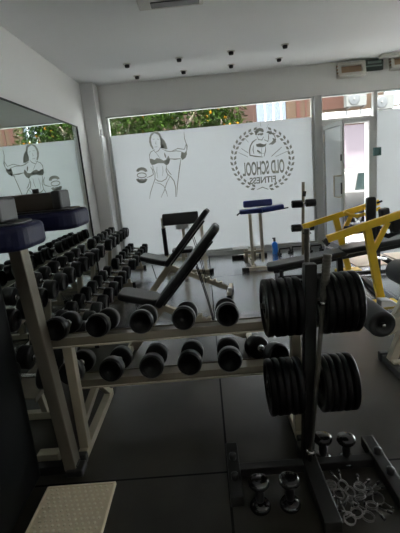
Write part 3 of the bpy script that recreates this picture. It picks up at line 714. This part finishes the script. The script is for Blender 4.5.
# low black floor stands beyond the long bench
p = thing('push_up_stand', '', 'push-up stand')
for s_x in (-.1, .1): obj('foot', MB().bar((s_x, -.07, .02), (s_x, .07, .02), .035, .03), 'blackpaint', p, .006)
b = MB(); b.tube([(-.10, 0, .03), (-.095, 0, .10), (.095, 0, .10), (.10, 0, .03)], .014, 10); obj('grip', b, 'foam', p)
PU = Placer(p); g = 'push-up stands by the window'
for q, rz, lab in (((285, 254), 12, 'left of the others, beside the blue bottle'), ((298, 252), -5, 'in the middle, left of the roller pole'), ((316, 251), 8, 'right of the roller pole')):
    c = at(*q, 2, 0); PU((c.x, c.y, 0), (0, 0, R(rz)), 'low black push-up stand, '+lab, g)

# ---------------------------------------------------------------- pole with foam rollers
rp = thing('roller_stand', 'upright steel pole carrying two pairs of black foam rollers by the window', 'roller stand', (1.50, 6.3, 0)); S = (1.50, 6.3, 0)
sub('pole', MB().bar((1.49, 6.3, .03), (1.535, 6.3, 1.24), .04, .04, (0, 1, 0)), 'steel_dark', rp, S)
for z, x0, x1 in ((.92, 1.335, 1.70), (.55, 1.315, 1.66)):
    xm = (x0+x1)/2-.01; ax = obj('axle', MB().tube([(x0-.01, 6.24, z+.01), (x1+.01, 6.24, z-.005)], .012, 10), 'chrome', rp, shift=S)
    for a, c in ((x0, xm-.012), (xm+.04, x1)):
        obj('foam_roller', MB().tube([(a, 6.24, z), (a+.008, 6.24, z), (c-.008, 6.24, z-.004), (c, 6.24, z-.004)], [.05, .058, .058, .05], 20), 'foam', ax, shift=S)
sub('top_cap', MB().bar((1.535, 6.3, 1.02), (1.55, 6.3, 1.10), .05, .05, (0, 1, 0)), 'blackpaint', rp, S)
sub('floor_base', MB().bar((1.2, 6.3, .025), (1.8, 6.3, .025), .06, .05), 'blackpaint', rp, S)
sub('side_peg', MB().tube([(1.50, 6.28, .45), (1.62, 6.24, .45)], .012, 8), 'blackpaint', rp, S, 0)

# ---------------------------------------------------------------- long black sit-up bench
lb = thing('sit_up_bench', 'long low black padded bench sloping up behind the plate tree', 'weight bench', (1.6, 5.2, 0)); S = (1.6, 5.2, 0)
b = pad(1.05, .30, .07); o = place_pad(b, (.77, 5.3, .16), (1.80, 5.18, .315), 'lower_pad', 'black', lb, .022)
for v in o.data.vertices: v.co -= Vector(S)
b = pad(.95, .30, .07); o = place_pad(b, (1.72, 5.18, .335), (2.66, 5.10, .45), 'upper_pad', 'black', lb, .022)
for v in o.data.vertices: v.co -= Vector(S)
b = MB(); b.bar((.85, 5.29, .13), (2.62, 5.1, .40), .05, .05); sub('frame_beam', b, 'blackpaint', lb, S)
sub('front_leg', MB().bar((.95, 5.27, .02), (.95, 5.27, .15), .05, .06, (0, 1, 0)), 'blackpaint', lb, S)
sub('middle_leg', MB().bar((1.72, 5.20, .02), (1.70, 5.2, .29), .07, .07, (0, 1, 0)), 'blackpaint', lb, S)
sub('rear_leg', MB().bar((2.55, 5.12, .02), (2.5, 5.12, .38), .05, .06, (0, 1, 0)), 'blackpaint', lb, S)
sub('floor_beam', MB().bar((.90, 5.27, .04), (2.75, 5.10, .04), .05, .05), 'blackpaint', lb, S)
for x, y in ((.92, 5.27), (2.6, 5.11)): sub('cross_foot', MB().bar((x, y-.22, .025), (x, y+.22, .025), .05, .05), 'blackpaint', lb, S)

# ---------------------------------------------------------------- yellow lever machine
ym = thing('yellow_lever_machine', 'yellow lever arm machine with two long arms and black pads', 'exercise machine', (1.85, 4.6, 0)); S = (1.85, 4.6, 0)
def ybar(n, p0, p1, w, h, m='yellow', upv=None, par=None, bv=.005): return obj(n, MB().bar(p0, p1, w, h, upv), m, par or ym, bv, shift=S)
A0 = at(327, 239, 1, 4.05); A1 = at(404, 213, 1, 4.05); a = ybar('near_arm', A0, A1, .05, .075)
g_ = ybar('arm_tip', A0+Vector((-.03, 0, .0)), A0+Vector((.01, 0, -.06)), .04, .05, 'blackpaint', par=a)
B0 = at(303, 226.8, 1, 5.42); B1 = at(379, 202, 1, 5.42); ybar('far_arm', B0, B1, .05, .07)
U0 = at(367, 229, 1, 4.07); U1 = at(381, 303, 1, 4.07); U1.z = .03; ybar('near_upright', U0, U1, .075, .06, upv=(0, 1, 0))
V0 = at(335.5, 218, 1, 5.46); V1 = at(348.5, 273, 1, 5.46); V1.z = .02; ybar('far_upright', V0, V1, .075, .06, upv=(0, 1, 0))
ybar('near_strut', at(373.5, 250, 1, 4.06), at(388, 222, 1, 4.06), .04, .05)
ybar('far_strut', at(343, 232, 1, 5.45), at(353, 212, 1, 5.45), .04, .05)
q = [at(x, y, 1, 5.3) for x, y in ((344, 212), (350, 215), (357, 216), (366, 214), (374, 211), (380, 208))]
obj('curved_bar', MB().tube(q, .022, 10), 'yellow', ym, shift=S)
ybar('foot_plate', (U1.x-.16, 4.03, .012), (U1.x+.16, 4.03, .012), .22, .024)
ybar('far_foot_plate', (V1.x-.16, 5.48, .012), (V1.x+.16, 5.48, .012), .18, .024)
ybar('handle_rod', at(372, 257, 1, 4.1), at(386, 259, 1, 4.3), .03, .03, 'chrome')
obj('cross_tube', MB().tube([at(383, 258, 1, 4.3), at(392, 263, 1, 4.4), at(406, 270, 1, 4.5)], .03, 10), 'blackpaint', ym, shift=S)
obj('rear_tube', MB().tube([(V1.x-.06, 5.44, .62), (2.9, 4.7, .62)], .02, 8), 'blackpaint', ym, shift=S)
c0 = at(372, 197, 1, 4.7); c1 = at(372, 240, 1, 4.7)
b = MB(); b.prism(rrect(.11, (c0-c1).length, .03), (c0+c1)/2, (1, 0, 0), (0, 0, 1), (0, .07, 0)); obj('back_pad', b, 'black', ym, .015, 3, shift=S)
c = at(384.5, 216, 1, 4.5); b = MB(); b.box(c, (.10, .09, .18), (0, R(-8), R(10))); obj('side_pad', b, 'black', ym, .02, 3, shift=S)
c = at(398, 222, 1, 4.6); b = MB(); b.box(c, (.18, .10, .22), (0, R(-8), R(5))); obj('side_pad', b, 'black', ym, .02, 3, shift=S)
obj('pad_link', MB().tube([at(380, 233, 1, 4.6), at(388, 236, 1, 4.6), at(400, 231, 1, 4.6)], .03, 10), 'blackpaint', ym, shift=S)
obj('pivot_pin', MB().tube([at(377, 203, 1, 5.38), at(382, 201, 1, 5.38)], .014, 8), 'darksteel', ym, shift=S)
obj('pad_post', MB().bar((2.02, 4.74, .03), (2.0, 4.74, .8), .05, .06, (0, 1, 0)), 'blackpaint', ym, .004, shift=S)
obj('base_beam', MB().bar((U1.x+.05, 4.05, .03), (V1.x+.0, 4.92, .03), .06, .05), 'blackpaint', ym, .004, shift=S)

# beige mats by the door
single('floor_mat', MB().span(2.1, 2.72, 5.62, 6.45, .001, .012), 'mat_beige', 'left beige floor mat near the open door', 'mat', (2.4, 6.0, 0), 'beige mats by the door', .004)
single('floor_mat', MB().span(2.76, 3.6, 5.35, 6.3, .001, .012), 'mat_beige', 'right beige floor mat near the open door', 'mat', (3.1, 5.8, 0), 'beige mats by the door', .004)

# ---------------------------------------------------------------- leg machine at the right edge
lm = thing('leg_extension_machine', 'beige steel leg machine with a big black foam roller at right edge', 'exercise machine', (1.35, 2.7, 0)); S = (1.35, 2.7, 0)
def roller(name, p0, p1, r, par):
    p0 = Vector(p0); p1 = Vector(p1); d = (p1-p0).normalized(); L = (p1-p0).length
    o = obj(name, MB().lathe([(.001, .012), (r*.5, .012), (r*.55, 0), (r-.014, 0), (r-.004, .006), (r, .018), (r, L-.018), (r-.004, L-.006), (r-.014, L), (.001, L)], p0, d, 32), 'foam', par, shift=S)
    obj('axle_cap', MB().lathe([(.001, -.004), (.016, -.003), (.018, .012)], p0, d, 16), 'darksteel', o, shift=S); return o
roller('foam_roller', (1.065, 2.42, .458), (1.055, 2.82, .468), .088, lm)
c = at(419, 281, 1, 2.62); roller('knee_roller', (c.x, 2.62, c.z), (c.x, 2.95, c.z), .085, lm)
ybar_ = lambda n, p0, p1, w, h, m='steel_pale', upv=None: obj(n, MB().bar(p0, p1, w, h, upv), m, lm, .004, shift=S)
ybar_('roller_arm', at(386, 333, 1, 2.85), at(406, 296, 1, 2.85), .05, .05)
ybar_('upright', (1.26, 2.72, .05), (1.46, 2.72, .62), .055, .06, upv=(0, 1, 0))
ybar_('side_arm', at(384, 330, 1, 2.66), at(404, 318, 1, 2.66), .05, .09)
ybar_('roller_axle', (1.065, 2.40, .46), (1.055, 2.84, .47), .022, .022, 'chrome')
f = ybar_('foot', (1.25, 2.42, .035), (1.25, 2.80, .035), .055, .05, 'darksteel')
[obj('rubber_foot', MB().box(c_, z_), 'blackpaint', f, .006, shift=S) for c_, z_ in (((1.25, 2.83, .035), (.062, .05, .07)), ((1.25, 2.39, .035), (.062, .05, .07)))]
ybar_('floor_beam', (1.24, 2.66, .05), (1.9, 2.66, .05), .05, .05)
b = MB(); b.prism([(0, 0), (.09, .0), (.12, .02), (.07, .05), (.0, .055)], at(381, 308, 1, 2.72), (1, 0, 0), (0, 0, 1), (0, .08, 0)); obj('white_guard', b, 'white', lm, .006, shift=S)
ybar_('seat_frame', (1.40, 2.72, .6), (2.0, 2.72, .6), .05, .06)
b = MB(); b.prism(rrect(.45, .40, .06), (1.85, 2.72, .63), (1, 0, 0), (0, 1, 0), (0, 0, .07)); obj('seat', b, 'black', lm, .02, 3, shift=S)

# ---------------------------------------------------------------- navy-padded machine at left
cm = thing('calf_raise_machine', 'bronze steel machine with two thick navy pads on arms at left edge', 'exercise machine', (-.95, 1.6, 0)); S = (-.95, 1.6, 0)
def cbar(n, p0, p1, w, h, m='brown', upv=None, par=None): return obj(n, MB().bar(p0, p1, w, h, upv), m, par or cm, .005, shift=S)
for (y0, y1, xe, zt, zb, xo) in ((1.0, 1.20, -.465, 1.415, 1.348, .068), (1.40, 1.62, -.452, 1.418, 1.352, .062)):
    yc = (y0+y1)/2; ln = .62
    b = MB(); b.prism(rrect(ln, y1-y0, .06, 6), (xe-ln/2, yc, zb), (1, 0, 0), (0, 1, 0), (0, 0, zt-zb)); pd = obj('shoulder_pad', b, 'navy', cm, .016, 3, shift=S)
    b = MB(); b.prism(rrect(ln-.05, y1-y0-.05, .045, 5), (xe-ln/2, yc, zt), (1, 0, 0), (0, 1, 0), (0, 0, .006)); obj('mounting_plate', b, 'blackpaint', pd, .002, shift=S)
    xb = xe-xo
    z0, z1 = zt+.006, zt+.068
    a = cbar('lever_arm', (-1.3, yc-.01, (z0+z1)/2), (xb, yc-.01, (z0+z1)/2), .09, z1-z0)
    b = MB(); b.span(xb-.030, xb+.006, yc-.062, yc+.042, z0-.002, z1+.004); obj('end_sleeve', b, 'blackpaint', a, .008, shift=S)
    b = MB(); b.tube([(xb-.10, yc-.01, z1-.002), (xb-.10, yc-.01, z1+.016)], .012, 10); obj('bolt', b, 'darksteel', a, shift=S)
cbar('pivot_beam', (-1.0, .95, 1.40), (-1.0, 1.95, 1.40), .06, .06)
cbar('upright', (-.835, 1.88, .03), (-.912, 1.88, 1.40), .062, .085, 'bronze', (0, 1, 0))
cbar('base_foot', (-.80, 1.88, .025), (-1.45, 1.88, .025), .06, .05, 'darksteel')
cbar('base_cover', (-.93, 1.96, .04), (-1.05, 1.96, .04), .06, .06, 'steel')
b = MB(); b.box((-.81, 1.865, .02), (.09, .09, .04)); obj('rubber_foot', b, 'blackpaint', cm, .008, shift=S)
cbar('base_rail', (-1.13, 1.0, .03), (-1.13, 1.9, .03), .06, .05, 'darksteel')
b = MB(); b.prism(rrect(.40, .80, .04), (-1.17, 1.42, .05), (1, 0, 0), (0, 1, 0), (0, 0, 1.24)); obj('weight_shroud', b, mat('smoked_shroud', (.003, .0033, .0036), .5, spec=.15), cm, .01, shift=S)

# beige step in the foreground
st = thing('step_platform', 'beige plastic step platform with raised dot pattern on the floor', 'step', (-.75, 1.45, 0)); S = (-.75, 1.45, 0)
b = MB(); b.span(-.925, -.572, 1.10, 1.752, .0, .022); obj('board', b, 'step', st, .006, shift=S)
b = MB()
for s in (-1, 1): b.span(-.7485+s*.168-.006, -.7485+s*.168+.006, 1.11, 1.742, .02, .026)
b.span(-.915, -.58, 1.731, 1.743, .02, .026); obj('border_ridge', b, 'step', st, .002, shift=S)
b = MB(); nx, ny = 11, 23
for i in range(nx):
    for j in range(ny):
        x = -.893+.289*(i+(.5 if j % 2 else 0)*.98)/(nx-.5); y = 1.12+.6*j/(ny-1)
        b.lathe([(.0075, .0), (.007, .004), (.003, .006)], (x, y, .021), n=8)
obj('tread_studs', b, mat('worn_stud_plastic', (.85, .78, .60), .3), st, shift=S)

# ---------------------------------------------------------------- outside
ZS = -.15
struct('ground_pavement', MB().span(-14, 20, YF+.12, 8.45, -.25, -.03), 'paving')
struct('ground_street', MB().span(-14, 20, 8.45, 15.5, -.35, ZS), 'street')
struct('ground_far_pavement', MB().span(-14, 20, 15.5, 18.2, -.25, -.03), 'paving')

def make_car(name, label, x0, y0, body, flip=1):
    """hatchback, rear at x0, near side at y0, length runs +x"""
    r = thing(name, label, 'car', (x0+2, y0+.85, ZS)); S = tuple(r.location)
    prof = [(0, .35), (.02, .72), (.10, .92), (.30, 1.02), (2.75, .98), (3.55, .90), (3.95, .70), (4.0, .35), (3.6, .25), (.4, .25)]
    b = MB(); b.prism(prof, (x0, y0, ZS), (1, 0, 0), (0, 0, 1), (0, 1.7, 0)); obj('body', b, body, r, .05, 3, shift=S)
    n = 0
    lo = [(.12, .95), (2.85, .95)]; hi = [(.52, 1.40), (1.0, 1.45), (1.75, 1.45), (2.1, 1.40)]
    b = MB()
    A = [(x0+.15, y0+.03, ZS+.95), (x0+2.85, y0+.03, ZS+.95), (x0+2.05, y0+.22, ZS+1.42), (x0+.55, y0+.22, ZS+1.42)]
    Bk = [(x, 2*(y0+.85)-y, z) for x, y, z in A]
    b.add(A+Bk, [(0, 1, 2, 3), (7, 6, 5, 4), (0, 4, 5, 1), (3, 2, 6, 7), (1, 5, 6, 2), (0, 3, 7, 4)]); cab = obj('cabin', b, body, r, .06, 3, shift=S)
    b = MB()
    def quad(ps, nrm): b.add([Vector(p)+Vector(nrm)*.012 for p in ps]+[Vector(p)-Vector(nrm)*.01 for p in ps], [(0, 1, 2, 3), (7, 6, 5, 4), (0, 4, 5, 1), (1, 5, 6, 2), (2, 6, 7, 3), (3, 7, 4, 0)])
    def L(p, q, t): return tuple(Vector(p).lerp(Vector(q), t))
    def side(a0, a1):
        quad([L(L(A[0], A[1], a0), L(A[3], A[2], a0), .12), L(L(A[0], A[1], a1), L(A[3], A[2], a1), .12), L(L(A[0], A[1], a1), L(A[3], A[2], a1), .86), L(L(A[0], A[1], a0), L(A[3], A[2], a0), .86)], (0, -1, .4))
    side(.20, .40); side(.43, .66); side(.69, .92)
    quad([L(A[0], Bk[0], .1), L(A[0], Bk[0], .9), L(A[3], Bk[3], .88), L(A[3], Bk[3], .12)], (-.8, 0, .5))
    quad([L(A[1], Bk[1], .1), L(A[1], Bk[1], .9), L(A[2], Bk[2], .88), L(A[2], Bk[2], .12)], (.6, 0, .8))
    obj('window_glass', b, 'carglass', r, shift=S)
    for wx in (.72, 3.2):
        for yy in (y0+.0, y0+1.7):
            s = -1 if yy < y0+.5 else 1
            w_ = obj('wheel', MB().lathe([(.001, -.1), (.2, -.1), (.30, -.1), (.325, -.08), (.325, .07), (.30, .09), (.21, .095), (.001, .095)], (x0+wx, yy-s*.02, ZS+.325), (0, s, 0), 28), 'tyre', r, shift=S)
            b = MB(); b.lathe([(.001, .098), (.05, .10), (.05, .106), (.001, .108)], (x0+wx, yy-s*.02, ZS+.325), (0, s, 0), 16); b.lathe([(.18, .095), (.205, .102), (.21, .094)], (x0+wx, yy-s*.02, ZS+.325), (0, s, 0), 28)
            for k in range(6):
                a = 2*PI*k/6; b.bar((x0+wx, yy+s*.078, ZS+.325), (x0+wx+.19*math.cos(a), yy+s*.078, ZS+.325+.19*math.sin(a)), .035, .01, (0, 1, 0))
            obj('hubcap', b, 'hub', w_, shift=S)
    for yy in (y0+.10, y0+1.60): obj('tail_lamp', MB().box((x0+.06, yy, ZS+.86), (.14, .22, .16)), 'red_lamp', r, .02, shift=S)
    for xx in (x0+.02, x0+3.97): obj('bumper', MB().box((xx, y0+.85, ZS+.42), (.10, 1.6, .16)), body, r, .03, shift=S)
    for yy in (y0-.07, y0+1.77): obj('wing_mirror', MB().box((x0+2.55, yy, ZS+1.0), (.16, .12, .11)), body, r, .03, shift=S)
    return r
make_car('parked_car', 'white hatchback parked at the kerb just outside the open door', 2.52, 8.72, 'carwhite')
make_car('parked_car', 'silver hatchback parked across the street behind the white one', 3.0, 11.6, 'carsilver')

# buildings across the street
YBd = 18.2
def facade(label, x0, x1, zt, up_m, base_m='plaster', y=YBd):
    r = thing('building', label, 'building', ((x0+x1)/2, y+1, -.03)); S = tuple(r.location)
    obj('ground_floor', MB().span(x0, x1, y, y+2, -.03, 2.95), base_m, r, shift=S)
    obj('upper_wall', MB().span(x0, x1, y+.02, y+2, 2.95, zt), up_m, r, shift=S)
    if up_m == 'brick_orange': obj('cornice', MB().span(5.2, x1, y-.35, y, 3.26, 3.50), 'awning', r, .02, shift=S)
    return r, S
r1, S1 = facade('red brick building across the street seen above the frosted film', -9, 2.55, 9, 'brick_red')
r2, S2 = facade('pale blue clad building between the two brick ones', 2.56, 3.80, 5.6, 'bluepale')
b = MB()
for x in (2.9, 3.25, 3.58): b.span(x, x+.04, YBd-.01, YBd+.02, 2.95, 5.6)
obj('cladding_joint', b, 'alu', r2, shift=S2)
r3, S3 = facade('orange brick building with shutters and air conditioners across the street', 3.82, 14, 9, 'brick_orange')
b = MB(); b.span(5.35, 6.35, YBd-.03, YBd+.02, 3.66, 5.8); obj('red_shutter', b, 'shutter', r3, shift=S3)
b = MB()
for k in range(12): b.span(5.38+k*.083, 5.40+k*.083, YBd-.045, YBd-.03, 3.66, 5.8)
obj('shutter_slats', b, 'brick_orange', r3, shift=S3)
for x0, x1 in ((4.25, 4.42), (4.62, 4.70)): obj('window', MB().span(x0, x1, YBd-.02, YBd+.02, 3.0, 5.6), 'shutter', r3, shift=S3)
obj('window', MB().span(7.95, 8.6, YBd-.02, YBd+.02, 3.6, 5.4), 'glassdark', r3, .01, shift=S3)
p = thing('air_conditioner', '', 'air conditioner')
obj('casing', MB().box((0, -.17, .30), (.82, .34, .56)), 'ac', p, .02)
f = obj('fan_grille', MB().lathe([(.23, 0), (.23, .015), (.20, .022), (.04, .022), (.001, .026)], (-.1, -.34, .30), (0, -1, 0), 28), 'acgrill', p)
obj('fan_hub', MB().lathe([(.05, .0), (.05, .01), (.001, .012)], (-.1, -.366, .30), (0, -1, 0), 16), 'ac', f)
b = MB(); b.box((-.3, -.17, -.02), (.04, .36, .04)); b.box((.3, -.17, -.02), (.04, .36, .04)); b.box((-.3, -.01, -.15), (.04, .02, .3)); b.box((.3, -.01, -.15), (.04, .02, .3)); obj('bracket', b, 'acgrill', p)
PA = Placer(p)
c = at(353, 101, 1, YBd-.3); PA((c.x, YBd-.36, c.z-.28), (0, 0, 0), 'outdoor air conditioner beside the red shutter, left of the other', 'outdoor air conditioners')
c = at(380, 104, 1, YBd-.3); PA((c.x, YBd-.36, c.z-.28), (0, 0, 0), 'outdoor air conditioner on the orange brick, right of the other', 'outdoor air conditioners')

# orange trees on the pavement
def tree(label, x, y, zc, rx, ry, rz, n, seed):
    rnd = random.Random(seed); r = thing('orange_tree', label, 'tree', (x, y, ZS), group='street orange trees'); S = tuple(r.location)
    b = MB(); b.tube([(x, y, ZS), (x+.05, y, 1.0), (x-.03, y, 1.9), (x+.02, y, zc)], [.13, .10, .09, .05], 10)
    for k in range(7):
        a = k*.9+seed; e = Vector((x+rx*.7*math.cos(a), y+ry*.7*math.sin(a), zc+rz*.4*math.sin(k*1.7))); s0 = Vector((x, y, 1.7+.1*k)); b.tube([s0, s0.lerp(e, .5)+Vector((0, 0, .1)), e], [.05, .035, .015], 7)
    obj('trunk', b, 'bark', r, shift=S)
    lb_ = MB(); 
    cl = [(rnd.uniform(-1, 1), rnd.uniform(-1, 1), rnd.uniform(-1, 1)) for _ in range(60)]
    cl = [c for c in cl if sum(q*q for q in c) < 1.1]
    for _ in range(n):
        c = rnd.choice(cl); p = Vector((x+c[0]*rx+rnd.gauss(0, .14), y+c[1]*ry+rnd.gauss(0, .14), zc+c[2]*rz+rnd.gauss(0, .12)))
        d_ = Vector((rnd.gauss(0, 1), rnd.gauss(0, 1), rnd.gauss(0, .7))).normalized(); s_2 = d_.cross(Vector((rnd.gauss(0, 1), rnd.gauss(0, 1), 1))).normalized(); l = rnd.uniform(.05, .09)
        lb_.add([p, p+d_*l+s_2*l*.32, p+d_*l*2, p+d_*l-s_2*l*.32], [(0, 1, 2, 3)])
    obj('foliage', lb_, 'leaf', r, shift=S)
    fb = MB()
    for _ in range(26):
        c = rnd.choice(cl); p = (x+c[0]*rx*1.05, y+c[1]*ry*1.05, zc+c[2]*rz*1.05); fb.lathe([(.001, -.04), (.028, -.03), (.04, 0), (.028, .03), (.001, .04)], p, n=10)
    obj('fruit', fb, 'orange', r, shift=S)
tree('bushy orange tree outside the left end of frosted window', -2.0, 11.0, 2.95, .95, .9, .75, 5200, 1)
tree('bushy orange tree outside above the woman decal', -.55, 11.1, 3.0, .9, .9, .75, 5200, 2)
tree('lighter orange tree outside left of the red brick building', .62, 12.1, 2.95, .62, .8, .6, 3200, 3)
tree('bushy orange tree outside beyond the corner pilaster', -3.7, 11.0, 3.0, .95, .9, .75, 4200, 4)

# ---------------------------------------------------------------- light
def emit(name, col, k):
    m = bpy.data.materials.new(name); m.use_nodes = True; b = m.node_tree.nodes['Principled BSDF']
    b.inputs['Emission Color'].default_value = (*col, 1); b.inputs['Emission Strength'].default_value = k; return m
M['fill_glow'] = emit('added_fill_tube', (1, .97, .90), FILL_LAMP)
p = thing('fill_lamp', '', 'fill lamp')  # lamps added out of view to fill the room with light
obj('housing', MB().box((0, 0, .0), (1.5, .10, .05)), 'white', p, .008)
b = MB()
obj('tube', MB().tube([(-.72, 0, -.06), (.72, 0, -.06)], .019, 12), 'fill_glow', p)
b = MB()
for s in (-1, 1): obj('hanger', MB().tube([(s*.6, 0, .02), (s*.6, 0, ZC-2.72)], .004, 6), 'chrome', p)
PF = Placer(p)
for j, y in enumerate((.2, -1.6)):
    for k, x in enumerate((.2, 2.4, 4.8)):
        PF((x, y, 2.72), (0, 0, 0), 'added unseen fill lamp behind the camera, %s of the %s row' % (['left', 'middle', 'right'][k], ['front', 'rear'][j]), 'added fill lamps')
wd = bpy.data.worlds.new('sky'); scene.world = wd; wd.use_nodes = True; nt = wd.node_tree; bg = nt.nodes['Background']
bg.inputs['Color'].default_value = (.97, .985, 1.0, 1); bg.inputs['Strength'].default_value = 2.6
sun = bpy.data.lights.new('sun', 'SUN'); sun.energy = 7.0; sun.angle = R(3); sun.color = (1, .95, .88)
so = bpy.data.objects.new('sun', sun); COL.objects.link(so); so.rotation_euler = (R(22), 0, R(-20)); so.location = (0, 0, 10)

vs = scene.view_settings; vs.view_transform = 'Standard'; vs.look = 'None'; vs.gamma = 1; vs.use_curve_mapping = False; vs.exposure = 2.93
